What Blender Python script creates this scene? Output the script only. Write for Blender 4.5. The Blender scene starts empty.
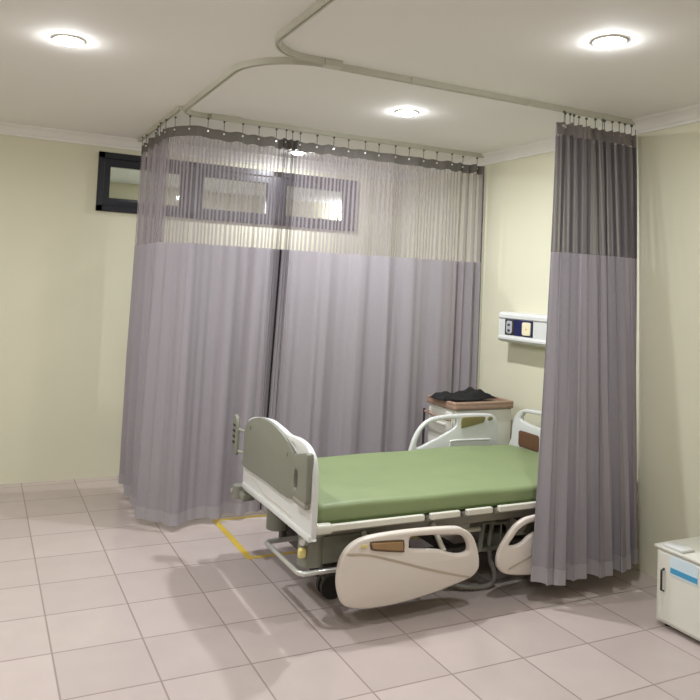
import bpy, bmesh, math, random
from mathutils import Vector, Matrix
random.seed(7)
sc = bpy.context.scene
col = sc.collection
CEIL = 2.685
WX = 3.58      # right wall
WY = 6.0       # window wall

# ------------------------------------------------------------------ camera
yaw, pit, rol = -.44726, .043516, -.04606
right = Vector((math.cos(yaw), math.sin(yaw), 0))
fwd = Vector((-math.sin(yaw)*math.cos(pit), math.cos(yaw)*math.cos(pit), math.sin(pit)))
down = fwd.cross(right)
r2 = right*math.cos(rol) + down*math.sin(rol)
d2 = -right*math.sin(rol) + down*math.cos(rol)
cam = bpy.data.cameras.new('camera')
cam.sensor_width = 36; cam.lens = 730.39*36/700
cam.shift_x = (350-334.15)/700; cam.shift_y = (252.2-350)/700
co = bpy.data.objects.new('camera', cam); col.objects.link(co)
u2 = -d2; b2 = -fwd
co.matrix_world = Matrix(((r2.x, u2.x, b2.x, 0), (r2.y, u2.y, b2.y, 0), (r2.z, u2.z, b2.z, 1.6), (0, 0, 0, 1)))
sc.camera = co

# ------------------------------------------------------------------ world and exposure
w = bpy.data.worlds.new('world'); sc.world = w; w.use_nodes = True
w.node_tree.nodes['Background'].inputs[0].default_value = (.5, .55, .6, 1)
w.node_tree.nodes['Background'].inputs[1].default_value = .05
sc.view_settings.view_transform = 'Standard'
sc.view_settings.look = 'None'
sc.view_settings.gamma = 1
sc.view_settings.use_curve_mapping = False
sc.view_settings.exposure = 0.0
LAMP_COL = (.90, .945, 1.0)
LAMP_W = 23.5
LAMPS = [((2.31, 3.87), 1.35, 'bright recessed ceiling light above the green hospital bed'),
         ((2.34, 2.27), .55, 'largest bright recessed ceiling light, nearest the camera by the upper right corner'),
         ((2.31, 5.60), .8, 'recessed ceiling light seen through the net behind the parted curtains'),
         ((0.30, 3.60), 1.15, None), ((0.5, 5.3), .0, None),  # entries without a label are lamps added to light the room
         ((0.60, 1.20), .4, None), ((2.30, 0.40), .0, None), ((-1.1, 3.7), .8, None), ((-1.1, 1.0), .6, None)]

def lin(c): return tuple(((x/255+.055)/1.055)**2.4 if x > 10 else x/255/12.92 for x in c) + (1,)

# ------------------------------------------------------------------ materials
def mat(name, rgb, rough=.6, metal=0, var=.06, scale=8, bump=0, bscale=60, spec=.5, coat=0):
    m = bpy.data.materials.new(name); m.use_nodes = True
    nt = m.node_tree; b = nt.nodes['Principled BSDF']
    c = lin(rgb)
    tc = nt.nodes.new('ShaderNodeTexCoord'); nz = nt.nodes.new('ShaderNodeTexNoise')
    nz.inputs['Scale'].default_value = scale; nz.inputs['Detail'].default_value = 4
    nt.links.new(tc.outputs['Object'], nz.inputs['Vector'])
    mx = nt.nodes.new('ShaderNodeMix'); mx.data_type = 'RGBA'
    mx.inputs[6].default_value = tuple(x*(1-var) for x in c[:3])+(1,)
    mx.inputs[7].default_value = tuple(min(1, x*(1+var)) for x in c[:3])+(1,)
    nt.links.new(nz.outputs['Fac'], mx.inputs[0]); nt.links.new(mx.outputs[2], b.inputs['Base Color'])
    b.inputs['Roughness'].default_value = rough; b.inputs['Metallic'].default_value = metal
    b.inputs['Specular IOR Level'].default_value = spec; b.inputs['Coat Weight'].default_value = coat
    if bump:
        n2 = nt.nodes.new('ShaderNodeTexNoise'); n2.inputs['Scale'].default_value = bscale
        nt.links.new(tc.outputs['Object'], n2.inputs['Vector'])
        bp = nt.nodes.new('ShaderNodeBump'); bp.inputs['Strength'].default_value = bump; bp.inputs['Distance'].default_value = .01
        nt.links.new(n2.outputs['Fac'], bp.inputs['Height']); nt.links.new(bp.outputs['Normal'], b.inputs['Normal'])
    return m

def emis(name, rgb, s):
    m = bpy.data.materials.new(name); m.use_nodes = True
    b = m.node_tree.nodes['Principled BSDF']
    b.inputs['Base Color'].default_value = (.8, .8, .8, 1)
    b.inputs['Emission Color'].default_value = rgb+(1,); b.inputs['Emission Strength'].default_value = s
    return m

M = dict(
    wall=mat('yellow wall paint', (220, 216, 191), .75, var=.035, scale=1.5, bump=.05, bscale=90),
    ceil=mat('ceiling paint', (238, 236, 232), .85, var=.02, scale=1.2),
    cornice=mat('cornice plaster', (238, 236, 230), .7, var=.02),
    outwall=mat('corridor paint', (222, 214, 184), .8, var=.03, scale=1.5),
    black=mat('black aluminium', (26, 27, 34), .35, var=.08),
    track=mat('aluminium track', (196, 194, 180), .45, 0, var=.05),
    darkmetal=mat('dark metal', (58, 55, 50), .5, .4),
    steel=mat('brushed steel', (206, 206, 200), .3, .6),
    hookmat=mat('glider plastic', (96, 92, 84), .5),
    eyelet=mat('eyelet metal', (235, 232, 225), .3, .3),
    white=mat('white moulded plastic', (214, 214, 210), .35, var=.02, coat=.1),
    cream=mat('cream moulded plastic', (222, 211, 200), .38, var=.03, scale=4, coat=.1),
    creamdark=mat('beige groove plastic', (184, 170, 152), .5),
    grey=mat('grey moulded plastic', (126, 126, 113), .42, var=.03),
    midgrey=mat('mid grey plastic', (148, 146, 134), .45, var=.05),
    frame=mat('grey painted frame', (150, 146, 134), .45, var=.08),
    darkframe=mat('dark underframe', (66, 62, 56), .55, var=.1),
    lightframe=mat('pale enamel rail', (214, 210, 196), .4, var=.03),
    green=mat('green vinyl cover', (130, 144, 100), .5, var=.09, scale=5, bump=.12, bscale=14),
    seam=mat('dark green seam', (84, 108, 50), .6),
    brown=mat('brown wood grain insert', (104, 72, 50), .5, var=.2, scale=30),
    tan=mat('tan insert', (158, 126, 86), .45, var=.15, scale=14),
    olive=mat('olive insert', (128, 118, 74), .45, var=.1),
    brownrim=mat('brown rim plastic', (98, 76, 52), .5),
    yellow=mat('pale yellow plastic', (222, 206, 132), .5),
    tape=mat('yellow floor tape', (196, 166, 64), .55, var=.14, scale=18),
    rubber=mat('dark rubber', (40, 38, 36), .6),
    cabwhite=mat('cabinet white', (218, 216, 204), .4, var=.03),
    cabtop=mat('cabinet brown top', (158, 130, 110), .45, var=.05),
    cloth=mat('black cloth', (13, 12, 11), .85, var=.3, bump=.5, bscale=30),
    navy=mat('navy plate', (24, 30, 78), .3),
    outletgrey=mat('grey outlet plate', (170, 172, 176), .35),
    ivory=mat('ivory socket', (236, 226, 190), .35),
    blue=mat('blue printed band', (70, 150, 190), .4),
    paleblue=mat('pale printed label', (206, 220, 226), .4),
    hose=mat('grey corrugated hose', (128, 124, 116), .5),
    lampring=mat('white lamp trim', (240, 238, 230), .4),
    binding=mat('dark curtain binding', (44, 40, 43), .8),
    amber=mat('amber pilot dot', (216, 160, 60), .4),
)
LAMP_EM = emis('lamp diffuser glow', (.97, .98, 1), 230)

def fabric_mat(name, rgb, transl=.4, rough=.85):
    m = bpy.data.materials.new(name); m.use_nodes = True; nt = m.node_tree
    for n in list(nt.nodes): nt.nodes.remove(n)
    out = nt.nodes.new('ShaderNodeOutputMaterial'); mix = nt.nodes.new('ShaderNodeMixShader')
    df = nt.nodes.new('ShaderNodeBsdfDiffuse'); tl = nt.nodes.new('ShaderNodeBsdfTranslucent')
    tc = nt.nodes.new('ShaderNodeTexCoord'); mp = nt.nodes.new('ShaderNodeMapping'); mp.inputs['Scale'].default_value = (60, 60, 8)
    nz = nt.nodes.new('ShaderNodeTexNoise'); nz.inputs['Scale'].default_value = 4; nz.inputs['Detail'].default_value = 5
    nt.links.new(tc.outputs['Object'], mp.inputs[0]); nt.links.new(mp.outputs[0], nz.inputs['Vector'])
    mx = nt.nodes.new('ShaderNodeMix'); mx.data_type = 'RGBA'; c = lin(rgb)
    mx.inputs[6].default_value = tuple(x*.92 for x in c[:3])+(1,); mx.inputs[7].default_value = tuple(min(1, x*1.08) for x in c[:3])+(1,)
    nt.links.new(nz.outputs['Fac'], mx.inputs[0])
    nt.links.new(mx.outputs[2], df.inputs[0]); nt.links.new(mx.outputs[2], tl.inputs[0])
    mix.inputs[0].default_value = transl
    nt.links.new(df.outputs[0], mix.inputs[1]); nt.links.new(tl.outputs[0], mix.inputs[2]); nt.links.new(mix.outputs[0], out.inputs[0])
    return m

def net_mat(name, rgb, lo, hi, period):
    """knitted net: open mesh with denser vertical cords every «period» metres of cloth (UV x is metres along the cloth)"""
    m = bpy.data.materials.new(name); m.use_nodes = True; nt = m.node_tree
    for n in list(nt.nodes): nt.nodes.remove(n)
    N = nt.nodes.new; L = nt.links.new
    out = N('ShaderNodeOutputMaterial'); mix = N('ShaderNodeMixShader'); tr = N('ShaderNodeBsdfTransparent')
    body = N('ShaderNodeMixShader'); df = N('ShaderNodeBsdfDiffuse'); tl = N('ShaderNodeBsdfTranslucent')
    df.inputs[0].default_value = lin(rgb); tl.inputs[0].default_value = lin(rgb); body.inputs[0].default_value = .35
    L(df.outputs[0], body.inputs[1]); L(tl.outputs[0], body.inputs[2])
    uv = N('ShaderNodeUVMap'); sp = N('ShaderNodeSeparateXYZ'); L(uv.outputs[0], sp.inputs[0])
    a = N('ShaderNodeMath'); a.operation = 'MULTIPLY'; a.inputs[1].default_value = 2*math.pi/period; L(sp.outputs[0], a.inputs[0])
    s = N('ShaderNodeMath'); s.operation = 'SINE'; L(a.outputs[0], s.inputs[0])
    mr = N('ShaderNodeMapRange'); mr.interpolation_type = 'SMOOTHSTEP'
    mr.inputs[1].default_value = -.4; mr.inputs[2].default_value = .4; mr.inputs[3].default_value = lo; mr.inputs[4].default_value = hi
    L(s.outputs[0], mr.inputs[0])
    L(mr.outputs[0], mix.inputs[0]); L(tr.outputs[0], mix.inputs[1]); L(body.outputs[0], mix.inputs[2]); L(mix.outputs[0], out.inputs[0])
    return m

FAB = fabric_mat('mauve grey curtain cloth', (165, 158, 163), .35)
HEMF = fabric_mat('curtain hem cloth', (174, 168, 171), .3)
HEADC = fabric_mat('grey pleated header tape', (138, 130, 126), .12)
HEADF = fabric_mat('dark grey header tape', (112, 107, 102), .12)
NETW = net_mat('open curtain net', (158, 149, 152), .36, .76, .033)
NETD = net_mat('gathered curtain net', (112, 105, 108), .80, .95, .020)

def tile_mat():
    m = bpy.data.materials.new('beige floor tile'); m.use_nodes = True; nt = m.node_tree; N = nt.nodes.new; L = nt.links.new
    b = nt.nodes['Principled BSDF']; tc = N('ShaderNodeTexCoord'); sp = N('ShaderNodeSeparateXYZ'); L(tc.outputs['Object'], sp.inputs[0])
    def lines(sock, off, p):
        a = N('ShaderNodeMath'); a.operation = 'SUBTRACT'; L(sock, a.inputs[0]); a.inputs[1].default_value = off
        d = N('ShaderNodeMath'); d.operation = 'DIVIDE'; L(a.outputs[0], d.inputs[0]); d.inputs[1].default_value = p
        r = N('ShaderNodeMath'); r.operation = 'FRACT'; L(d.outputs[0], r.inputs[0])
        fl = N('ShaderNodeMath'); fl.operation = 'FLOOR'; L(d.outputs[0], fl.inputs[0])
        q = N('ShaderNodeMath'); q.operation = 'PINGPONG'; L(d.outputs[0], q.inputs[0]); q.inputs[1].default_value = .5
        lt = N('ShaderNodeMapRange'); lt.inputs[1].default_value = .006; lt.inputs[2].default_value = .013; lt.inputs[3].default_value = 1; lt.inputs[4].default_value = 0
        L(q.outputs[0], lt.inputs[0]); return lt.outputs[0], fl.outputs[0]
    lx, fx = lines(sp.outputs[0], .736, .376); ly, fy = lines(sp.outputs[1], 4.047, .371)
    lt = N('ShaderNodeMath'); lt.operation = 'MAXIMUM'; L(lx, lt.inputs[0]); L(ly, lt.inputs[1])
    cb = N('ShaderNodeCombineXYZ'); L(fx, cb.inputs[0]); L(fy, cb.inputs[1])
    wn = N('ShaderNodeTexWhiteNoise'); L(cb.outputs[0], wn.inputs[0])
    nz = N('ShaderNodeTexNoise'); nz.inputs['Scale'].default_value = 6; nz.inputs['Detail'].default_value = 6; L(tc.outputs['Object'], nz.inputs['Vector'])
    ad = N('ShaderNodeMath'); ad.operation = 'ADD'; L(wn.outputs[0], ad.inputs[0]); L(nz.outputs['Fac'], ad.inputs[1])
    mr = N('ShaderNodeMapRange'); mr.inputs[1].default_value = .2; mr.inputs[2].default_value = 1.8; L(ad.outputs[0], mr.inputs[0])
    c1 = N('ShaderNodeMix'); c1.data_type = 'RGBA'; c1.inputs[6].default_value = lin((178, 164, 158)); c1.inputs[7].default_value = lin((194, 179, 173)); L(mr.outputs[0], c1.inputs[0])
    c2 = N('ShaderNodeMix'); c2.data_type = 'RGBA'; c2.inputs[7].default_value = lin((150, 136, 129)); L(c1.outputs[2], c2.inputs[6]); L(lt.outputs[0], c2.inputs[0])
    L(c2.outputs[2], b.inputs['Base Color']); b.inputs['Roughness'].default_value = .16
    b.inputs['Specular IOR Level'].default_value = .6
    bp = N('ShaderNodeBump'); bp.invert = True; bp.inputs['Strength'].default_value = .3; bp.inputs['Distance'].default_value = .003
    L(lt.outputs[0], bp.inputs['Height']); L(bp.outputs[0], b.inputs['Normal'])
    return m
M['tile'] = tile_mat()

def glass_mat():
    m = bpy.data.materials.new('window glass'); m.use_nodes = True; nt = m.node_tree
    for n in list(nt.nodes): nt.nodes.remove(n)
    out = nt.nodes.new('ShaderNodeOutputMaterial'); mix = nt.nodes.new('ShaderNodeMixShader')
    tr = nt.nodes.new('ShaderNodeBsdfTransparent'); gl = nt.nodes.new('ShaderNodeBsdfGlossy'); fr = nt.nodes.new('ShaderNodeFresnel')
    tr.inputs[0].default_value = (.92, .95, .95, 1); gl.inputs['Roughness'].default_value = .02; fr.inputs[0].default_value = 1.6
    nt.links.new(fr.outputs[0], mix.inputs[0]); nt.links.new(tr.outputs[0], mix.inputs[1]); nt.links.new(gl.outputs[0], mix.inputs[2]); nt.links.new(mix.outputs[0], out.inputs[0])
    return m
GLASS = glass_mat()

# ------------------------------------------------------------------ helpers
def thing(name, label, cat, loc=(0, 0, 0), group=None):
    o = bpy.data.objects.new(name, None); col.objects.link(o); o.location = loc
    o.empty_display_size = .1
    o['label'] = label; o['category'] = cat
    if group: o['group'] = group
    return o
def tag(o, label, cat, group=None):
    o['label'] = label; o['category'] = cat
    if group: o['group'] = group
    return o
def root_loc(p):
    v = Vector((0, 0, 0))
    while p: v += p.location; p = p.parent
    return v
def obj(name, bm, m, parent=None, smooth=False, label=None):
    """link a bmesh in world coordinates as one mesh object under its parent"""
    me = bpy.data.meshes.new(name)
    if parent:
        bmesh.ops.translate(bm, verts=bm.verts, vec=-root_loc(parent))
    bmesh.ops.recalc_face_normals(bm, faces=bm.faces)
    bm.to_mesh(me); bm.free()
    o = bpy.data.objects.new(name, me); col.objects.link(o); o.parent = parent
    me.materials.append(m)
    if smooth:
        for p in me.polygons: p.use_smooth = True
        try: me.set_sharp_from_angle(angle=math.radians(42))
        except Exception: pass
    if label: o['label'] = label
    return o
def struct(name, bm, m, parent=None):
    o = obj(name, bm, m, parent)
    if not parent: o['kind'] = 'structure'
    return o
def box(bm, x0, x1, y0, y1, z0, z1, bev=0, seg=2):
    t = bmesh.new()
    bmesh.ops.create_cube(t, size=1)
    bmesh.ops.scale(t, vec=(abs(x1-x0), abs(y1-y0), abs(z1-z0)), verts=t.verts)
    bmesh.ops.translate(t, vec=((x0+x1)/2, (y0+y1)/2, (z0+z1)/2), verts=t.verts)
    if bev: bmesh.ops.bevel(t, geom=t.edges[:], offset=bev, segments=seg, affect='EDGES', profile=.5)
    join(bm, t); return bm
def join(bm, t):
    me = bpy.data.meshes.new('tmp'); t.to_mesh(me); t.free(); bm.from_mesh(me); bpy.data.meshes.remove(me)
def B(*a, **k): return box(bmesh.new(), *a, **k)
def smooth_pts(pts, n=6, closed=True):
    out = []; P = [Vector(p) for p in pts]; L = len(P)
    rng = range(L if closed else L-1)
    for i in rng:
        p0 = P[(i-1) % L] if closed or i > 0 else P[0]; p1 = P[i]; p2 = P[(i+1) % L]; p3 = P[(i+2) % L] if closed or i+2 < L else P[-1]
        for k in range(n):
            t = k/n
            out.append(.5*((2*p1)+(-p0+p2)*t+(2*p0-5*p1+4*p2-p3)*t*t+(-p0+3*p1-3*p2+p3)*t**3))
    if not closed: out.append(P[-1])
    return out
def tube(bm, pts, r, seg=10, smooth=0, closed=False, rf=None):
    P = smooth_pts([Vector(p) for p in pts], smooth, closed) if smooth else [Vector(p) for p in pts]
    rings = []; n = len(P); up = Vector((0, 0, 1)); prev = None
    for i, p in enumerate(P):
        if closed: d = (P[(i+1) % n]-P[i-1]).normalized()
        else: d = (P[min(i+1, n-1)]-P[max(i-1, 0)]).normalized()
        if prev is None:
            a = d.cross(up)
            if a.length < .1: a = d.cross(Vector((1, 0, 0)))
            a.normalize()
        else:
            a = prev - d*prev.dot(d); a.normalize()
        prev = a; b = d.cross(a); rr = rf(i/max(1, n-1))*r if rf else r
        rings.append([bm.verts.new(p+(a*math.cos(t)+b*math.sin(t))*rr) for t in [2*math.pi*k/seg for k in range(seg)]])
    m_ = n if closed else n-1
    for i in range(m_):
        A, C = rings[i], rings[(i+1) % n]
        for k in range(seg): bm.faces.new((A[k], A[(k+1) % seg], C[(k+1) % seg], C[k]))
    if not closed: bm.faces.new(rings[0][::-1]); bm.faces.new(rings[-1])
    return bm
def T(*a, **k): return tube(bmesh.new(), *a, **k)
def cyl(bm, p, q, r, seg=20, r2_=None):
    p, q = Vector(p), Vector(q); h = (q-p).length
    t = bmesh.new(); bmesh.ops.create_cone(t, cap_ends=True, segments=seg, radius1=r, radius2=r if r2_ is None else r2_, depth=h)
    rot = Vector((0, 0, 1)).rotation_difference((q-p).normalized()).to_matrix().to_4x4()
    bmesh.ops.transform(t, matrix=Matrix.Translation((p+q)/2) @ rot, verts=t.verts); join(bm, t); return bm
def CY(*a, **k): return cyl(bmesh.new(), *a, **k)
def plate(plane, at, outline, holes=(), thick=.03, bev=.006, sm=5, sm_holes=None):
    """rounded plate with holes; outline in plane coordinates ('xz' at y, 'yz' at x, 'xy' at z), thick centred on at"""
    cu = bpy.data.curves.new('tmp', 'CURVE'); cu.dimensions = '2D'; cu.fill_mode = 'BOTH'
    cu.extrude = max(.0005, thick/2-bev); cu.bevel_depth = bev; cu.bevel_resolution = 2; cu.offset = -bev
    for k, lp in enumerate([outline]+list(holes)):
        s_ = sm if k == 0 else (sm_holes if sm_holes is not None else sm)
        pts = smooth_pts([(a, b, 0) for a, b in lp], s_) if s_ else [Vector((a, b, 0)) for a, b in lp]
        sp = cu.splines.new('POLY'); sp.points.add(len(pts)-1); sp.use_cyclic_u = True
        for q, p in zip(sp.points, pts): q.co = (p.x, p.y, 0, 1)
    o = bpy.data.objects.new('tmp', cu); col.objects.link(o)
    dg = bpy.context.evaluated_depsgraph_get(); dg.update()
    me = bpy.data.meshes.new_from_object(o.evaluated_get(dg)); bpy.data.objects.remove(o); bpy.data.curves.remove(cu)
    bm = bmesh.new(); bm.from_mesh(me); bpy.data.meshes.remove(me)
    bmesh.ops.remove_doubles(bm, verts=bm.verts, dist=1e-5)
    for v in bm.verts:
        a, b, c = v.co
        v.co = {'xz': (a, at+c, b), 'yz': (at+c, a, b), 'xy': (a, b, at+c)}[plane]
    return bm
def rrect(a0, a1, b0, b1, r, n=5):
    out = []
    for cx, cy, s in ((a1-r, b1-r, 0), (a0+r, b1-r, 1), (a0+r, b0+r, 2), (a1-r, b0+r, 3)):
        for k in range(n+1):
            t = math.pi/2*(s+k/n); out.append((cx+r*math.cos(t), cy+r*math.sin(t)))
    return out
def copy_tree(o, parent=None):
    c = o.copy(); col.objects.link(c)
    if parent: c.parent = parent
    for ch in list(o.children): copy_tree(ch, c)
    return c

# ------------------------------------------------------------------ the room
X0, Y0 = -2.4, -1.6
struct('floor', B(X0-.12, WX+.12, Y0-.12, WY+.12, -.1, 0), M['tile'])
struct('ceiling', B(X0-.12, WX+.12, Y0-.12, WY+.12, CEIL, CEIL+.1), M['ceil'])
WINX0, WINX1, WINZ0, WINZ1 = .775, 3.08, 2.092, 2.562
bm = bmesh.new()
box(bm, X0, WINX0, WY, WY+.12, 0, CEIL); box(bm, WINX1, WX, WY, WY+.12, 0, CEIL)
box(bm, WINX0, WINX1, WY, WY+.12, 0, WINZ0); box(bm, WINX0, WINX1, WY, WY+.12, WINZ1, CEIL)
struct('wall_back', bm, M['wall'])
struct('wall_right', B(WX, WX+.12, Y0, WY, 0, CEIL), M['wall'])
struct('wall_left', B(X0-.12, X0, Y0, WY, 0, CEIL), M['wall'])
struct('wall_front', B(X0, WX, Y0-.12, Y0, 0, CEIL), M['wall'])
def cornice(name, axis, a0, a1, wallpos, sgn):
    prof = [(0, 0), (.012, 0), (.016, .012), (.028, .02), (.05, .05), (.06, .062), (.075, .068), (.08, .08), (0, .08)]
    bm = bmesh.new(); rows = []
    for a in (a0, a1):
        rows.append([bm.verts.new((a, wallpos+sgn*d, CEIL-.08+h) if axis == 'x' else (wallpos+sgn*d, a, CEIL-.08+h)) for d, h in prof])
    n = len(prof)
    for k in range(n): bm.faces.new((rows[0][k], rows[0][(k+1) % n], rows[1][(k+1) % n], rows[1][k]))
    bm.faces.new(rows[0]); bm.faces.new(rows[1][::-1])
    struct(name, bm, M['cornice'])
cornice('trim_1', 'x', X0, WX, WY, -1)
cornice('trim_2', 'y', Y0, WY-.0, WX, -1)
cornice('trim_3', 'y', Y0, WY, X0, 1)

# ribbon window: black frame with three fixed lights
wr = bpy.data.objects.new('window_1', None); col.objects.link(wr); wr.location = (1.93, WY, WINZ0); wr['kind'] = 'structure'
PAN = [(.872, 1.44), (1.632, 2.205), (2.385, 2.95)]
PZ0, PZ1 = 2.184, 2.452
bm = bmesh.new()
box(bm, WINX0, WINX1, WY-.022, WY+.09, WINZ1-.05, WINZ1, .004, 1); box(bm, WINX0, WINX1, WY-.022, WY+.09, WINZ0, WINZ0+.05, .004, 1)
xs = [WINX0] + [(PAN[0][1]+PAN[1][0])/2, (PAN[1][1]+PAN[2][0])/2] + [WINX1]
box(bm, WINX0, WINX0+.05, WY-.022, WY+.09, WINZ0, WINZ1, .004, 1); box(bm, WINX1-.05, WINX1, WY-.022, WY+.09, WINZ0, WINZ1, .004, 1)
for x in xs[1:3]: box(bm, x-.05, x+.05, WY-.022, WY+.09, WINZ0, WINZ1, .004, 1)
obj('window_frame', bm, M['black'], wr)
for k, (a, b) in enumerate(PAN):
    lo = xs[k]+.045; hi = xs[k+1]-.045
    s = obj('sash', plate('xz', WY+.02, [(lo, WINZ0+.045), (hi, WINZ0+.045), (hi, WINZ1-.045), (lo, WINZ1-.045)], [[(a, PZ0), (b, PZ0), (b, PZ1), (a, PZ1)]], .05, .003, 0), M['black'], wr)
    obj('pane', B(a-.01, b+.01, WY+.018, WY+.024, PZ0-.01, PZ1+.01), GLASS, s)
    h = bmesh.new(); mx_ = (a+b)/2
    box(h, mx_-.045, mx_+.045, WY-.02, WY-.004, PZ0-.055, PZ0-.035, .003, 1); box(h, mx_-.012, mx_+.012, WY-.034, WY-.012, PZ0-.07, PZ0-.03, .003, 1)
    obj('window_latch', h, M['darkmetal'], s)
    h = B(mx_-.03, mx_+.03, WY-.02, WY-.004, PZ1+.025, PZ1+.042, .003, 1)
    obj('window_latch', h, M['darkmetal'], s)

# the room beyond the ribbon window
FY = 8.9
struct('wall_far', B(-1.5, 6.5, FY, FY+.1, 0, CEIL), M['outwall'])
struct('ceiling', B(-1.5, 6.5, WY+.12, FY+.1, CEIL, CEIL+.1), M['ceil'])
struct('floor', B(-1.5, 6.5, WY+.12, FY+.1, -.1, 0), M['ceil'])
struct('wall_far_left', B(-1.6, -1.5, WY+.12, FY+.1, 0, CEIL), M['outwall'])
struct('wall_far_right', B(6.5, 6.6, WY+.12, FY+.1, 0, CEIL), M['outwall'])
wf = bpy.data.objects.new('window_2', None); col.objects.link(wf); wf.location = (1.0, FY, 2.2); wf['kind'] = 'structure'
obj('window_frame', plate('xz', FY-.02, [(.55, 2.1), (1.62, 2.1), (1.62, 2.49), (.55, 2.49)], [[(.61, 2.16), (1.56, 2.16), (1.56, 2.43), (.61, 2.43)]], .05, .003, 0), M['black'], wf)
obj('pane', B(.6, 1.57, FY-.02, FY-.012, 2.15, 2.44), M['black'], wf)

# ------------------------------------------------------------------ lamps
def downlight(x, y, f, label, grp):
    t = thing('ceiling_light', label, 'ceiling light', (x, y, CEIL), grp)
    bm = bmesh.new(); n = 40
    prof = [(.052, 0), (.056, -.006), (.068, -.006), (.072, 0), (.072, .002), (.052, .002)]
    rg = [[bm.verts.new((x+r*math.cos(2*math.pi*k/n), y+r*math.sin(2*math.pi*k/n), CEIL+h)) for k in range(n)] for r, h in prof]
    for i in range(len(prof)):
        A, C = rg[i], rg[(i+1) % len(prof)]
        for k in range(n): bm.faces.new((A[k], A[(k+1) % n], C[(k+1) % n], C[k]))
    obj('trim_ring', bm, M['lampring'], t, True)
    dm = bmesh.new(); bmesh.ops.create_uvsphere(dm, u_segments=32, v_segments=16, radius=.053)
    bmesh.ops.bisect_plane(dm, geom=dm.verts[:]+dm.edges[:]+dm.faces[:], plane_co=(0, 0, 0), plane_no=(0, 0, 1), clear_outer=True)
    for v in dm.verts: v.co.z *= .45
    bmesh.ops.translate(dm, verts=dm.verts, vec=(x, y, CEIL-.003))
    obj('diffuser', dm, LAMP_EM, t, True)
    ld = bpy.data.lights.new('lamp_light', 'AREA'); ld.shape = 'DISK'; ld.size = .1; ld.energy = LAMP_W*f; ld.color = LAMP_COL
    lo = bpy.data.objects.new('lamp_light', ld); col.objects.link(lo); lo.parent = t; lo.location = (0, 0, -.034)
k = 0
OUT = ['recessed ceiling light left of the bed, near the corner of the curtain track', None,
       'recessed ceiling light over the left foreground', 'recessed ceiling light over the right foreground',
       'recessed ceiling light by the far left wall', 'recessed ceiling light near the left wall and the camera']
for i, (p, f, lab) in enumerate(LAMPS):
    if f <= 0: continue
    downlight(p[0], p[1], f, lab or OUT[i-3], 'recessed ceiling lights')
# wall lamp in the room beyond
t = thing('wall_lamp', 'small round lamp glowing beyond the right pane of the high window', 'lamp', (4.37, FY, 2.5))
obj('lamp_base', CY((4.37, FY, 2.5), (4.37, FY-.03, 2.5), .07, seg=24), M['lampring'], t, True)
bm = bmesh.new(); bmesh.ops.create_uvsphere(bm, u_segments=20, v_segments=12, radius=.055); bmesh.ops.translate(bm, verts=bm.verts, vec=(4.37, FY-.06, 2.5))
obj('lamp_globe', bm, LAMP_EM, t, True)
ld = bpy.data.lights.new('lamp_light', 'AREA'); ld.shape = 'DISK'; ld.size = .5; ld.energy = 45; ld.color = LAMP_COL
lo = bpy.data.objects.new('corridor_light', ld); col.objects.link(lo); lo.location = (2.2, 7.5, CEIL-.02)

# ------------------------------------------------------------------ curtain tracks
def track(name, pts, label, joints=()):
    t = thing(name, label, 'curtain track', (pts[0][0], pts[0][1], CEIL))
    bm = bmesh.new(); P = [Vector((x, y, 0)) for x, y in pts]; rows = []
    prof = [(-.013, 0), (-.013, -.03), (-.005, -.03), (-.005, -.024), (.005, -.024), (.005, -.03), (.013, -.03), (.013, 0)]
    for i, p in enumerate(P):
        d = (P[min(i+1, len(P)-1)]-P[max(i-1, 0)]).normalized(); nrm = Vector((-d.y, d.x, 0))
        rows.append([bm.verts.new(p+nrm*a+Vector((0, 0, CEIL+b))) for a, b in prof])
    for A, C in zip(rows, rows[1:]):
        for k in range(8): bm.faces.new((A[k], A[(k+1) % 8], C[(k+1) % 8], C[k]))
    bm.faces.new(rows[0]); bm.faces.new(rows[-1][::-1])
    obj('rail', bm, M['track'], t)
    for (x, y, L, ax) in joints:
        obj('joint_sleeve', B(x-(L/2 if ax == 'x' else .019), x+(L/2 if ax == 'x' else .019), y-(L/2 if ax == 'y' else .019), y+(L/2 if ax == 'y' else .019), CEIL-.037, CEIL-.0005, .002, 1), M['track'], t)
    return t
def arc(cx, cy, r, a0, a1, n=16):
    return [(cx+r*math.cos(math.radians(a0+(a1-a0)*k/n)), cy+r*math.sin(math.radians(a0+(a1-a0)*k/n))) for k in range(n+1)]
NY, BY, FX = 3.215, 4.70, 1.10
main = [(WX-.002, NY)] + [(2.6, NY), (1.9, NY)] + arc(FX+.36, NY+.36, .36, 270, 180) + [(FX, 4.1)] + arc(FX+.14, BY-.14, .14, 180, 90, 10) + [(1.9, BY), (2.6, BY), (WX-.002, BY)]
tk = track('curtain_track', main, 'aluminium curtain track on the ceiling, U shaped around the hospital bed')
for (jx, jy) in ((2.35, NY), (1.105, 3.9), (2.6, BY)):
    pass
tkb = track('curtain_track', [(1.52, NY-.034)] + [(1.40, NY-.034)] + arc(FX+.25, NY-.274, .24, 90, 180, 12) + [(FX+.01, 2.4), (FX+.01, 0.2)],
      'aluminium curtain track branching from the bed track towards the camera', [(1.47, NY-.034, .09, 'x')])
tkc = track('curtain_track', [(FX-.035, BY-.12), (FX-.035, 5.2), (FX-.035, 5.9)], 'short aluminium curtain track running back to the window wall at the left')
bmj = B(1.30, 1.50, BY-.035, BY-.0135, CEIL-.034, CEIL-.0005, .002, 1)
obj('joint_sleeve', bmj, M['track'], tk)
for jx in (2.72, 1.95, 3.28):
    bmj = bmesh.new(); box(bmj, jx-.018, jx+.018, NY-.019, NY+.019, CEIL-.0298, CEIL-.0005, .002, 1); obj('track_clip', bmj, M['track'], tk)

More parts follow.
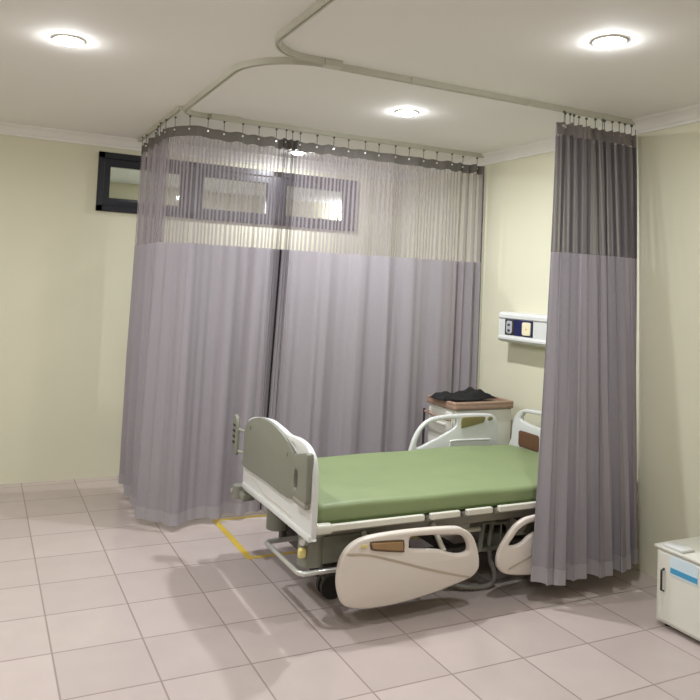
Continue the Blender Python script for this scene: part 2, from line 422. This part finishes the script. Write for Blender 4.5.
# ------------------------------------------------------------------ curtains
def curtain(name, label, fpos, width, z0, znet, zhead, ztop, ns, hooks, net, bind=(), hook_top=CEIL-.0305, head=None):
    """fpos(s, z) gives the cloth's plan position for s in 0..1 at height z"""
    p0 = fpos(.5, z0)
    t = thing(name, label, 'curtain', (p0[0], p0[1], 0))
    def sheet(nm, za, zb, nz, m, lab=None, off=0):
        bm = bmesh.new(); uvl = bm.loops.layers.uv.new('UVMap'); rows = []
        for j in range(nz+1):
            z = za+(zb-za)*j/nz; row = []
            for i in range(ns+1):
                s = i/ns; x, y = fpos(s, z)
                zz = z
                if nm == 'curtain_header' or (nm == 'net_panel' and j == nz): zz = z + .003*math.sin(s*hooks*2*math.pi)*(1+math.sin(s*9))*(.3 if nm != 'curtain_header' else 1)
                if off:
                    a = Vector(fpos(min(1, s+.5/ns), z)); b = Vector(fpos(max(0, s-.5/ns), z)); d = (a-b).normalized(); x += d.y*off; y -= d.x*off
                row.append(bm.verts.new((x, y, zz)))
            rows.append(row)
        for j in range(nz):
            for i in range(ns):
                f = bm.faces.new((rows[j][i], rows[j][i+1], rows[j+1][i+1], rows[j+1][i]))
                for lp, (a, b) in zip(f.loops, ((i, j), (i+1, j), (i+1, j+1), (i, j+1))):
                    lp[uvl].uv = (a/ns*width, za+(zb-za)*b/nz)
        o = obj(nm, bm, m, t, label=lab)
        for p in o.data.polygons: p.use_smooth = True
        return o
    sheet('cloth_panel', z0+.075, znet, 28, FAB)
    sheet('curtain_hem', z0, z0+.075, 3, HEMF, off=.002)
    sheet('net_panel', znet, zhead, 12, net, 'net panel with open vertical stripes')
    sheet('curtain_header', zhead, ztop, 3, head or HEADF, 'dark grey header band', off=.001)
    for (sa, sb) in bind:  # dark strips along the side edges of the cloth
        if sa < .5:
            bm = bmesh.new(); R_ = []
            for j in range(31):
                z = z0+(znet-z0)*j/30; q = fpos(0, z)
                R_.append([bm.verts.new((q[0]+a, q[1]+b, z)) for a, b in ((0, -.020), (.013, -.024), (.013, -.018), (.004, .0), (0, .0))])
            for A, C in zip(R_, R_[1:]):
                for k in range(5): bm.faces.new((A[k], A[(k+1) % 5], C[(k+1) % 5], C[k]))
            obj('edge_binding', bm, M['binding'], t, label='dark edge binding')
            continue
        bm = bmesh.new(); L_ = []
        zt_ = znet if sa < .5 else ztop
        for j in range(31):
            z = z0+(zt_-z0)*j/30; a, b = fpos(sa, z), fpos(sb, z); d = Vector((b[0]-a[0], b[1]-a[1])).normalized()
            off = Vector((d.y, -d.x))*.004
            L_.append([bm.verts.new((a[0]+off.x, a[1]+off.y, z)), bm.verts.new((b[0]+off.x, b[1]+off.y, z)), bm.verts.new((b[0]-off.x, b[1]-off.y, z)), bm.verts.new((a[0]-off.x, a[1]-off.y, z))])
        for A, C in zip(L_, L_[1:]):
            for q in range(4): bm.faces.new((A[q], A[(q+1) % 4], C[(q+1) % 4], C[q]))
        obj('edge_binding', bm, M['binding'], t, label='dark edge binding')
    for k in range(hooks):
        s = (k+.5)/hooks
        x, y = fpos(s, ztop)
        hk = bmesh.new()
        tube(hk, [(x, y, ztop-.018), (x, y, ztop+.03), (x, y, hook_top)], .0022, 6)
        box(hk, x-.007, x+.007, y-.006, y+.006, hook_top-.012, hook_top+.0, .002, 1)
        h = obj('curtain_hook', hk, M['hookmat'], t)
        e = Vector(fpos(min(1, s+.002), ztop-.02))-Vector(fpos(max(0, s-.002), ztop-.02)); e.normalize(); n_ = Vector((e.y, -e.x, 0))
        if n_.y > 0 and abs(n_.y) > .3: n_ = -n_
        c = Vector((*fpos(s, ztop-.02), ztop-.022))
        obj('eyelet', CY(c-n_*.004, c+n_*.006, .0065, seg=10), M['eyelet'], h)
    return t

def polypath(P):
    L = [0]
    for a, b in zip(P, P[1:]): L.append(L[-1]+math.dist(a, b))
    tot = L[-1]
    def f(s):
        d = max(0, min(1, s))*tot
        for i in range(len(P)-1):
            if d <= L[i+1] or i == len(P)-2:
                u = (d-L[i])/(L[i+1]-L[i]); a, b = P[i], P[i+1]
                return (a[0]+(b[0]-a[0])*u, a[1]+(b[1]-a[1])*u)
    def g(s):
        e = .004; a, b = Vector(f(s-e)), Vector(f(s+e)); d = (b-a); d.normalize(); p = f(s)
        return p, (-d.y, d.x)
    return g, tot
Z0B, ZNET, ZHD, ZTP = .045, 1.822, 2.520, 2.588
def waves(s, z, comps, lo=.35):
    k = (ZTP-z)/ZTP
    return sum(a*(lo+(1-lo)*min(1, k*1.6))*math.sin(2*math.pi*(n*s+ph)+b*math.sin(2*math.pi*s*1.7+ph*9)+.5*k*math.sin(7*s+ph*5)) for a, n, ph, b in comps)
# right hand back curtain
gB, LB = polypath([(1.872, BY+.012), (3.545, BY)])
def posB(s, z):
    s2 = .035*s/.09 if s < .09 else .035+(s-.09)*.965/.91
    p, n = gB(s2)
    dens = 1+1.2*max(0, s-.8)/.2
    o = waves(s, z, [(.030, 7, .1, .9), (.010, 12, .4, 1.4), (.003, 23, .7, .5)])
    if s > .84: o += .022*math.sin((s-.84)*2*math.pi*26)*min(1, (s-.84)*14)
    if s < .12: o += .016*math.sin(s*2*math.pi*40)*min(1, (.12-s)*30)*(.4+.6*z/2.6)
    e = max(0, 1-s/.04); o += -.03*math.sin(e*math.pi)  # rolled leading edge
    e2 = .02*math.sin(2*math.pi*s*6+1)*(1-z/3)*min(1, s*8)
    return (p[0]+e2*.5-.075*(1-z/2.6)*(1-s), p[1]+o)
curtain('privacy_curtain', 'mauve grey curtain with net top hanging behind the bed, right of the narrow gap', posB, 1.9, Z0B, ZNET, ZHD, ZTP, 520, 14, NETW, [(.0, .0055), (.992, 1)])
# left hand curtain: from the gap round the track corner and back towards the window wall
def posA_gen():
    P = [(1.055, 5.70), (1.06, 5.2)] + [(1.065, 4.88)] + arc(FX+.13, BY+.12, .155, 180, 270, 8)[1:] + [(1.45, BY), (1.862, BY)]
    g, L = polypath(smooth2(P)); return g, L
def smooth2(P):
    q = smooth_pts([(a, b, 0) for a, b in P], 5, False); return [(v.x, v.y) for v in q]
gA, LA = posA_gen()
def posA(s, z):
    s0 = s
    s = 1-.03*(1-s)/.08 if s > .92 else s*.97/.92
    p, n = gA(s)
    k = (ZTP-z)/ZTP
    o = waves(s, z, [(.032, 7, .3, .9), (.012, 12, .15, 1.0), (.003, 27, .6, .6)])
    if s < .45: o += .022*math.sin(s*2*math.pi*17+1)*min(1, s*10)
    if s0 > .90: o += .015*math.sin(s0*2*math.pi*44)*min(1, (s0-.90)*30)*(.4+.6*z/2.6)
    e = max(0, 1-(1-s)/.035)
    bulge = .05*k*math.exp(-((s-.62)/.22)**2)      # cloth pushed out towards the foot of the bed near the floor
    x = p[0]+n[0]*o - .05*k*math.exp(-((s-.5)/.2)**2); y = p[1]+n[1]*o - bulge - .02*math.sin(e*math.pi)
    x -= .075*k*max(0, (s-.6)/.4)
    return (x, y)
curtain('privacy_curtain', 'mauve grey curtain with net top wrapping the left corner, left of the narrow gap', posA, 2.1, Z0B, ZNET, ZHD, ZTP, 560, 15, NETW)
# gathered curtain at the head of the bed
def posC(s, z):
    k = max(0, (2.575-z)/2.5)
    xl = 2.912-.275*k; xr = 3.570-.02*k
    if s < 0: s = 0
    e3 = max(0, min(1, (s-.66)/.34)); yc = NY-.27*k**.9+.17*k*e3*e3*(3-2*e3)
    t = s+.020*math.sin(2*math.pi*s*2.3+.7)+.008*math.sin(2*math.pi*s*6.1)
    t = max(0, min(1, t))
    ph = 2*math.pi*10.5*t
    pf = 2*math.pi*23*t+1.1
    lo = math.sin(ph+.5*k*math.sin(3*t+1))*(1-.45*k)+.75*k*math.sin(ph*.5+.9); lo = math.copysign(abs(lo)**.7, lo)*(1-.35*(.5+.5*math.sin(ph*.37+1.3)))
    fine = math.sin(pf)
    big = .014*k*math.sin(ph*.31+.8)
    x = xl+(xr-xl)*t+.014*math.sin(2*ph+.6)*(.5+.5*k)
    amp = .016+.034*k
    lo = lo*amp+fine*.016*(1-k)*(1-.3*k)
    return (min(x, 3.574), yc+lo+big)
curtain('privacy_curtain', 'mauve grey curtain bunched in tight folds against the right wall at the bed head', posC, 2.5, .11, 1.835, 2.515, 2.59, 620, 14, NETD, head=HEADC)

# ------------------------------------------------------------------ yellow floor marking
bm = bmesh.new()
tx0, tx1, ty0, ty1, w_ = 1.488, 3.0, 4.04, 4.735, .034
ty1 = 4.735
for a in ((tx0+.02, tx1, ty0-w_/2, ty0+w_/2), (tx0+.02, tx1, ty1-w_/2, ty1+w_/2), (tx0-.02, tx0+.02, ty0-w_/2, ty1+w_/2)):
    box(bm, a[0], a[1], a[2], a[3], .0002, .0014)
tag(obj('floor_tape', bm, M['tape']), 'worn yellow tape rectangle stuck on the tiled floor beyond the foot of the bed', 'floor tape')

# ------------------------------------------------------------------ hospital bed
bed = thing('hospital_bed', 'white and grey adjustable hospital bed with cream side rails and bare steel underframe', 'hospital bed', (2.4, 3.6, 0))
CYB = 3.6
# deck sections with pale edge rails
for a, b in ((1.50, 2.055), (2.085, 2.27), (2.305, 2.475), (2.51, 3.36)):
    d = obj('deck_section', B(a, b, 3.12, 4.08, .432, .457, .004, 1), M['frame'], bed)
    for y in (3.107, 4.081):
        obj('deck_rail', B(a+.004, b-.004, y-.013, y+.013, .447, .477, .005, 2), M['lightframe'], d)
obj('corner_cap', B(1.455, 1.545, 3.085, 3.135, .438, .484, .015, 3), M['lightframe'], bed, True)
# side beams under the deck and cross bars
bm = bmesh.new()
for y in (3.2, 4.0): box(bm, 1.46, 3.38, y-.02, y+.02, .375, .432, .004, 1)
for x in (1.55, 2.1, 2.6, 3.3): box(bm, x-.02, x+.02, 3.2, 4.0, .378, .428, .004, 1)
obj('upper_frame', bm, M['frame'], bed)
bm = bmesh.new()
for y in (3.33, 3.87): box(bm, 1.6, 3.22, y-.025, y+.025, .15, .21, .005, 1)
for x in (1.65, 2.4, 3.18): box(bm, x-.025, x+.025, 3.3, 3.9, .152, .208, .005, 1)
obj('base_frame', bm, M['darkframe'], bed)
for x, dx in ((1.95, .14), (2.95, .14)):
    for y in (3.38, 3.82):
        obj('lift_arm', T([(x, y, .2), (x+dx, y, .40)], .022, 10), M['midgrey'], bed, True)
obj('lift_motor', T([(2.10, 3.6, .25), (2.42, 3.6, .31), (2.75, 3.6, .36)], .03, 12), M['midgrey'], bed, True)
bm = bmesh.new(); box(bm, 2.02, 2.42, 3.50, 3.72, .22, .33, .012, 2)
obj('motor_box', bm, M['darkframe'], bed)
obj('control_box', B(2.255, 2.40, 3.19, 3.30, .345, .425, .006, 2), M['midgrey'], bed)
obj('link_tube', T([(2.22, 3.24, .315), (2.50, 3.24, .318)], .013, 10), M['lightframe'], bed, True)
# grey cage bracket
bk = bmesh.new()
tube(bk, [(2.505, 3.24, .20), (2.525, 3.24, .345), (2.60, 3.24, .348)], .014, 8)
tube(bk, [(2.585, 3.24, .35), (2.565, 3.24, .22)], .012, 8)
tube(bk, [(2.60, 3.24, .335), (2.69, 3.24, .340), (2.70, 3.24, .20)], .011, 8)
tube(bk, [(2.645, 3.24, .336), (2.645, 3.24, .20)], .006, 8)
box(bk, 2.49, 2.71, 3.23, 3.33, .195, .215, .004, 1); box(bk, 2.58, 2.71, 3.26, 3.34, .21, .275, .006, 1)
box(bk, 2.55, 2.71, 3.245, 3.34, .335, .375, .004, 1)
obj('motor_bracket', bk, M['grey'], bed)
hs = smooth_pts([(2.555, 3.22, .21), (2.565, 3.22, .15), (2.59, 3.22, .085), (2.585, 3.22, .035), (2.53, 3.22, .014), (2.40, 3.24, .024), (2.25, 3.35, .06), (2.2, 3.45, .16), (2.2, 3.52, .24)], 12, False)
obj('corrugated_hose', T([tuple(p) for p in hs], .0135, 10, rf=lambda u: 1+.14*math.sin(u*2*math.pi*46)), M['hose'], bed, True)
# leg housings and castors
for x, y in ((1.49, 3.215), (1.56, 3.82), (3.26, 3.24), (3.26, 3.95)):
    lg = obj('leg_housing', CY((x, y, .266 if x < 1.5 else .235), (x, y, .425), .062, seg=28), M['grey'], bed, True)
    obj('housing_flange', CY((x, y, .408), (x, y, .422), .070, seg=28), M['midgrey'], lg, True)
    h2 = bmesh.new(); box(h2, x+.03, x+.30 if x < 2 else x-.30, y-.045, y+.045, .27, .40, .008, 2)
    obj('lower_arm', h2, M['grey'], lg)
    x += .20 if x < 2 else -.20; y += .20 if y < 3.6 else -.14
    obj('castor_stem', CY((x, y, .11), (x, y, .29), .016, seg=12), M['darkframe'], lg, True)
    cw = bmesh.new()
    for dy in (-.022, .022): cyl(cw, (x+.01, y+dy-.012, .062), (x+.01, y+dy+.012, .062), .062, 28)
    cyl(cw, (x+.01, y-.03, .062), (x+.01, y+.03, .062), .018, 14)
    obj('castor_wheel', cw, M['rubber'], lg, True)
    bm = bmesh.new(); box(bm, x-.035, x+.045, y-.006, y+.006, .07, .135, .005, 1); obj('castor_fork', bm, M['midgrey'], lg)
obj('indicator_dome', CY((1.440, 3.176, .392), (1.414, 3.150, .392), .026, seg=20, r2_=.014), M['steel'], bed, True, 'chrome cap')
obj('brake_tab', B(1.405, 1.440, 3.150, 3.180, .318, .362, .009, 3), M['yellow'], bed, True, 'pale yellow tab')
# steel foot loop
obj('foot_loop', T([(1.80, 3.62, .225), (1.60, 3.615, .242), (1.425, 3.605, .246), (1.408, 3.585, .247), (1.412, 3.175, .247), (1.430, 3.150, .247), (1.56, 3.150, .247), (1.75, 3.16, .240), (2.0, 3.28, .20)], .0125, 12), M['steel'], bed, True, 'steel tube loop below the footboard')
# footboard
fb = obj('footboard', plate('yz', 1.418, [(3.030, .50), (3.034, .45), (3.07, .432), (3.5, .425), (3.95, .415), (3.985, .43), (3.99, .50), (3.985, .72), (3.965, .79), (3.90, .832), (3.78, .856), (3.62, .874), (3.47, .864), (3.36, .850), (3.24, .856), (3.14, .846), (3.07, .81), (3.038, .75), (3.03, .66)],
    [[(3.225, .775), (3.235, .80), (3.29, .822), (3.30, .815), (3.26, .79), (3.24, .76)]], .032, .009, 4), M['white'], bed, True)
obj('grey_panel', plate('yz', 1.398, [(3.235, .570), (3.60, .560), (3.955, .556), (3.962, .60), (3.962, .735), (3.93, .795), (3.85, .835), (3.75, .862), (3.64, .872), (3.52, .866), (3.40, .845), (3.30, .812), (3.235, .77), (3.228, .70)], (), .022, .005, 4), M['grey'], fb, True, 'arched grey plastic panel')
for y in (3.32, 3.86):
    obj('panel_screw', CY((1.388, y, .79 if y > 3.5 else .765), (1.384, y, .79 if y > 3.5 else .765), .012, seg=14), M['grey'], fb, True)
obj('board_ledge', B(1.392, 1.41, 3.03, 3.97, .432, .462, .006, 2), M['white'], fb, True)
cv = smooth_pts([(1.4045, 3.94, .535), (1.4045, 3.75, .505), (1.4045, 3.62, .478), (1.4045, 3.45, .480), (1.4045, 3.26, .475)], 8, False)
obj('moulded_line', T([tuple(p) for p in cv], .004, 6), M['creamdark'], fb, True)
obj('corner_grip', plate('yz', 1.392, [(3.05, .60), (3.045, .66), (3.045, .80), (3.06, .825), (3.10, .818), (3.19, .795), (3.208, .775), (3.212, .66), (3.205, .595), (3.12, .575)],
    [[(3.155, .645), (3.155, .72), (3.19, .715), (3.19, .64)]], .036, .008, 3), M['grey'], fb, True, 'grey corner grip with a slot')
obj('corner_pad', B(1.372, 1.41, 3.05, 3.195, .572, .606, .012, 3), M['midgrey'], fb, True)
cp = obj('control_panel', plate('yz', 1.385, [(4.135, .79), (4.13, .68), (4.11, .63), (4.075, .59), (4.055, .60), (4.052, .66), (4.055, .745), (4.07, .80), (4.105, .815)], (), .022, .008, 4), M['grey'], bed, True, 'grey slotted panel on arms beyond the footboard')
for k in range(4): obj('control_button', B(1.367, 1.376, 4.075, 4.105, .655+k*.032, .668+k*.032, .003, 1), M['rubber'], cp)
for z in (.735, .612): obj('panel_arm', T([(1.41, 3.93, z+.008), (1.390, 4.065, z)], .008, 10), M['midgrey'], cp, True)
bu = obj('bumper_roller', CY((1.40, 4.035, .355), (1.40, 4.035, .425), .036, seg=24), M['grey'], bed, True)
obj('roller_bolt', CY((1.368, 4.05, .395), (1.358, 4.05, .395), .012, seg=12), M['steel'], bu, True)
obj('roller_arm', B(1.39, 1.46, 3.93, 4.03, .36, .40, .006, 2), M['grey'], bu, True)
# headboard
HB = [(3.145, .40), (3.14, .60), (3.15, .70), (3.185, .765), (3.24, .80), (3.33, .818), (3.60, .826), (3.87, .818), (3.96, .80), (4.015, .765), (4.05, .70), (4.06, .60), (4.055, .40)]
hb = obj('headboard', plate('yz', 3.39, HB, [[(3.235, .735), (3.245, .765), (3.29, .788), (3.60, .800), (3.91, .788), (3.955, .765), (3.965, .735), (3.90, .718), (3.60, .700), (3.30, .718)]], .036, .010, 4, 4), M['white'], bed, True)
for a, b in ((3.775, 3.975), (3.225, 3.425)):
    obj('wood_insert', plate('yz', 3.371, rrect(a, b, .555, .662, .018), (), .012, .003, 0), M['brown'], hb, True, 'dark brown insert')
# side rails
G1 = [(1.565, .17), (1.552, .25), (1.570, .343), (1.623, .399), (1.715, .425), (1.92, .432), (2.18, .423), (2.254, .403), (2.302, .368), (2.335, .305), (2.350, .234), (2.342, .192), (2.296, .160), (2.173, .132), (2.033, .108), (1.85, .092), (1.70, .095), (1.60, .12)]
G1H = [(1.930, .365), (1.932, .392), (1.955, .401), (2.10, .392), (2.224, .378), (2.262, .352), (2.280, .319), (2.276, .290), (2.228, .283), (2.165, .297), (2.103, .318), (1.945, .340)]
def guard1(y, sgn):
    g = obj('side_rail', plate('xz', y, G1, [G1H], .042, .013, 4), M['cream'], bed, True, 'lowered cream plastic side rail')
    f = y-sgn*.020
    obj('rail_insert', plate('xz', f, [(1.709, .398), (1.723, .405), (1.874, .396), (1.896, .385), (1.897, .345), (1.885, .336), (1.734, .360), (1.712, .375)], (), .012, .003, 2), M['brownrim'], g, True)
    obj('insert_pad', plate('xz', f-sgn*.004, [(1.719, .392), (1.728, .397), (1.872, .388), (1.886, .380), (1.887, .352), (1.878, .346), (1.738, .368), (1.721, .379)], (), .012, .003, 2), M['tan'], g, True, 'tan oval insert')
    obj('release_button', plate('xz', f-sgn*.001, [(1.660, .385), (1.670, .395), (1.690, .393), (1.695, .384), (1.685, .376), (1.668, .377)], (), .010, .002, 3), M['yellow'], g, True)
    obj('moulded_groove', plate('xz', f-sgn*.0005, [(1.600, .363), (1.700, .350), (1.831, .312), (2.027, .247), (2.200, .196), (2.285, .172), (2.285, .163), (2.20, .184), (2.027, .234), (1.831, .299), (1.700, .338), (1.600, .350)], (), .004, .001, 3), M['creamdark'], g, True)
    for x in (1.75, 2.15): obj('rail_arm', T([(x, y+sgn*.012, .30), (x, y+sgn*.06, .34), (x, y+sgn*.12, .40)], .014, 10), M['lightframe'], g, True)
guard1(3.052, 1)
G2 = [(2.86, .424), (2.78, .424), (2.692, .418), (2.64, .407), (2.589, .379), (2.545, .335), (2.500, .276), (2.483, .23), (2.485, .185), (2.517, .150), (2.569, .130), (2.705, .112), (2.95, .108), (3.12, .12), (3.18, .17), (3.19, .30), (3.17, .39), (3.10, .418)]
G2H = [(2.90, .388), (2.78, .390), (2.69, .384), (2.621, .358), (2.581, .315), (2.557, .286), (2.593, .276), (2.645, .288), (2.70, .322), (2.80, .345), (2.90, .352)]
g = obj('side_rail', plate('xz', 3.072, G2, [G2H], .030, .012, 4), M['cream'], bed, True, 'lowered cream plastic side rail')
obj('moulded_groove', plate('xz', 3.0565, [(2.56, .172), (2.66, .205), (2.80, .25), (3.0, .30), (3.0, .29), (2.80, .24), (2.66, .195), (2.56, .162)], (), .004, .001, 3), M['creamdark'], g, True)
G3 = [(2.555, .44), (2.560, .489), (2.580, .559), (2.601, .619), (2.646, .688), (2.715, .738), (2.815, .758), (2.98, .764), (3.178, .759), (3.245, .743), (3.280, .693), (3.287, .60), (3.285, .44), (3.20, .40), (2.65, .40)]
G3H = [(2.625, .570), (2.648, .637), (2.694, .694), (2.780, .722), (2.905, .731), (2.933, .714), (2.920, .676), (2.821, .626), (2.724, .588), (2.651, .560)]
g = obj('side_rail', plate('xz', 4.105, G3, [G3H], .030, .012, 4), M['white'], bed, True, 'raised white plastic side rail at the head end')
obj('rail_insert', plate('xz', 4.087, [(2.972, .730), (3.00, .742), (3.150, .742), (3.165, .730), (3.155, .705), (3.13, .698), (2.985, .672), (2.970, .682)], (), .012, .003, 2), M['olive'], g, True, 'olive insert')
obj('release_button', plate('xz', 4.088, [(3.19, .720), (3.20, .738), (3.225, .736), (3.23, .722), (3.21, .712)], (), .010, .002, 3), M['olive'], g, True)
obj('moulded_ridge', T([tuple(p) for p in smooth_pts([(2.885, 4.088, .52), (2.887, 4.088, .57), (2.90, 4.088, .588), (3.05, 4.088, .588), (3.215, 4.088, .584)], 5, False)], .006, 8), M['white'], g, True)

# mattress: rounded slab, slightly sagging
bm = B(1.487, 3.362, 3.135, 4.060, .459, .558, .030, 5)
bmesh.ops.subdivide_edges(bm, edges=[e for e in bm.edges if e.calc_length() > .3], cuts=24, use_grid_fill=True)
for v in bm.verts:
    if v.co.z > .52:
        u = (v.co.x-1.49)/1.87; q = (v.co.y-3.135)/.925
        v.co.z += .004*math.sin(u*7+q*3)+.003*math.sin(u*17-q*5) - .006*math.sin(math.pi*u)*math.sin(math.pi*q)
mt = obj('mattress', bm, M['green'], None, True)
tag(mt, 'thin green vinyl hospital mattress lying bare on the bed', 'mattress')
for z in (.474,):
    pts = [tuple(list(p)+[z]) for p in rrect(1.4868, 3.3622, 3.1348, 4.0602, .024, 5)]
    obj('piping', T(pts, .0028, 6, closed=True), M['seam'], mt, True)

# ------------------------------------------------------------------ bedside cabinet
cb = thing('bedside_cabinet', 'white bedside cabinet with a brown rimmed top between the bed and the back curtain', 'bedside cabinet', (3.19, 4.36, 0))
cx0, cx1, cy0, cy1 = 2.980, 3.465, 4.17, 4.50
obj('cabinet_body', B(cx0, cx1, cy0, cy1, .07, .775, .012, 3), M['cabwhite'], cb, True)
obj('cabinet_top', plate('xy', .792, rrect(cx0-.022, cx1+.012, cy0-.016, cy1+.016, .025), (), .034, .008, 0), M['cabtop'], cb, True, 'brown top')
obj('top_rim', plate('xy', .815, rrect(cx0-.022, cx1+.012, cy0-.016, cy1+.016, .025), [rrect(cx0+.01, cx1-.02, cy0+.016, cy1-.016, .02)], .022, .005, 0), M['cabtop'], cb, True)
d = obj('drawer', B(cx0-.016, cx0, cy0+.02, cy1-.02, .59, .755, .005, 2), M['cabwhite'], cb, True)
obj('drawer_lock', CY((cx0-.016, cy0+.05, .73), (cx0-.021, cy0+.05, .73), .007, seg=12), M['rubber'], d)
obj('drawer_handle', B(cx0-.03, cx0-.014, 4.26, 4.41, .65, .67, .005, 2), M['cabwhite'], d, True)
d = obj('cabinet_door', B(cx0-.016, cx0, cy0+.02, cy1-.02, .10, .575, .005, 2), M['cabwhite'], cb, True)
obj('door_handle', B(cx0-.03, cx0-.014, 4.26, 4.41, .50, .52, .005, 2), M['cabwhite'], d, True)
bm = bmesh.new(); tube(bm, [(cx0-.0, 4.20, .705), (cx0-.045, 4.20, .705), (cx0-.06, 4.30, .712), (cx0-.06, 4.46, .722), (cx0, 4.48, .722)], .008, 10)
obj('towel_rail', bm, M['cabtop'], cb, True, 'brown rail')
obj('rail_post', CY((cx0-.06, 4.47, .03), (cx0-.06, 4.47, .74), .009, seg=10), M['darkmetal'], cb, True)
for x in (cx0+.05, cx1-.05):
    for y in (cy0+.05, cy1-.05):
        bm = CY((x, y-.012, .03), (x, y+.012, .03), .03, seg=18); box(bm, x-.012, x+.012, y-.016, y+.016, .045, .075)
        obj('castor', bm, M['rubber'], cb, True)
# crumpled black cloth
bm = bmesh.new(); nu, nv = 36, 18; rows = []
def clz(u, v):
    h = .026+.032*math.exp(-((u-.68)/.16)**2)+.012*math.exp(-((u-.1)/.12)**2)+.010*math.sin(u*15+v*5)*math.sin(v*7+1)+.006*math.sin(u*31-v*9)
    return max(.005, h)
for j in range(nv+1):
    row = []
    for i in range(nu+1):
        u, v = i/nu, j/nv
        x = 2.915+.49*u; y = 4.20+.24*v+.015*math.sin(u*9)
        ww = .55+.45*math.sin(math.pi*min(1, u*1.1+.05))
        y = 4.33+(y-4.32)*ww
        edge = min(1, 5*min(u, 1-u, v, 1-v))
        row.append(bm.verts.new((x, y, .8285+clz(u, v)*edge)))
    rows.append(row)
for j in range(nv):
    for i in range(nu): bm.faces.new((rows[j][i], rows[j][i+1], rows[j+1][i+1], rows[j+1][i]))
e = bmesh.ops.extrude_face_region(bm, geom=bm.faces[:])
bmesh.ops.translate(bm, verts=[v for v in e['geom'] if isinstance(v, bmesh.types.BMVert)], vec=(0, 0, .006))
tag(obj('cloth', bm, M['cloth'], None, True), 'crumpled black cloth lying on the brown top of the bedside cabinet', 'cloth')

# ------------------------------------------------------------------ wall service panel
sp = thing('bed_head_panel', 'white wall service panel with a navy insert and sockets above the head of the bed', 'wall service panel', (WX, 3.7, 1.24))
PY0, PY1 = 3.42, 4.318
PX = 3.515
prof = [(-.08, .0), (.045, .0), (.068, .010), (.082, .022), (.082, .036), (.072, .044), (.070, .050), (.070, .165), (.072, .170), (.080, .175), (.080, .196), (.066, .212), (.04, .218), (-.08, .218)]
bm = bmesh.new(); rows = [[bm.verts.new((PX-d, y, 1.238+h)) for d, h in prof] for y in (PY0, PY1)]
n = len(prof)
for k in range(n): bm.faces.new((rows[0][k], rows[0][(k+1) % n], rows[1][(k+1) % n], rows[1][k]))
bm.faces.new(rows[0]); bm.faces.new(rows[1][::-1])
obj('panel_housing', bm, M['white'], sp)
obj('end_cap', B(PX-.074, WX, PY1-.004, PY1+.006, 1.245, 1.450, .004, 1), M['white'], sp)
nv_ = obj('navy_plate', B(PX-.0735, PX-.068, 3.955, 4.252, 1.292, 1.405, .0015, 1), M['navy'], sp, label='navy blue plate')
o_ = obj('outlet_plate', B(PX-.077, PX-.070, 4.150, 4.246, 1.295, 1.402, .002, 1), M['darkmetal'], sp, label='grey outlet')
o2 = obj('outlet_cover', plate('yz', PX-.079, rrect(4.166, 4.228, 1.303, 1.394, .018), (), .008, .002, 0), M['outletgrey'], o_, True)
for z in (1.365, 1.325): obj('outlet_hole', B(PX-.085, PX-.0825, 4.185, 4.21, z-.008, z+.008, .001, 1), M['rubber'], o_)
s_ = obj('socket', plate('yz', PX-.077, rrect(3.972, 4.058, 1.302, 1.393, .014), (), .012, .003, 0), M['ivory'], sp, True, 'ivory socket')
obj('socket_dot', CY((PX-.083, 4.012, 1.345), (PX-.085, 4.012, 1.345), .006, seg=12), M['amber'], s_)

# ------------------------------------------------------------------ small white cabinet by the right wall
sm = thing('small_cabinet', 'small white cabinet with a dark handle against the right wall, at the lower right edge', 'cabinet', (3.3, 2.35, 0))
sx = 3.10
obj('cabinet_body', B(sx, 3.485, 2.08, 2.60, .02, .372, .008, 2), M['cabwhite'], sm, True)
obj('cabinet_top', B(sx-.012, 3.49, 2.07, 2.61, .372, .388, .006, 2), M['cabwhite'], sm, True)
obj('lid_catch', B(sx-.005, sx+.08, 2.45, 2.565, .388, .402, .005, 2), M['white'], sm, True)
dd = obj('cabinet_door', B(sx-.010, sx, 2.10, 2.585, .035, .362, .004, 1), M['cabwhite'], sm, True)
h = bmesh.new(); tube(h, [(sx-.008, 2.548, .285), (sx-.028, 2.548, .278), (sx-.028, 2.548, .185), (sx-.008, 2.548, .178)], .005, 8)
obj('door_handle', h, M['darkmetal'], dd, True, 'dark metal handle')
lb = obj('printed_label', plate('yz', sx-.0105, rrect(2.36, 2.512, .268, .362, .008), (), .003, .0008, 0), M['paleblue'], dd, label='pale label with a blue band')
obj('label_band', B(sx-.0135, sx-.0118, 2.362, 2.510, .280, .305), M['blue'], lb)
for x in (sx+.04, 3.45):
    for y in (2.12, 2.56): obj('cabinet_foot', CY((x, y, 0), (x, y, .021), .014, seg=12), M['rubber'], sm)
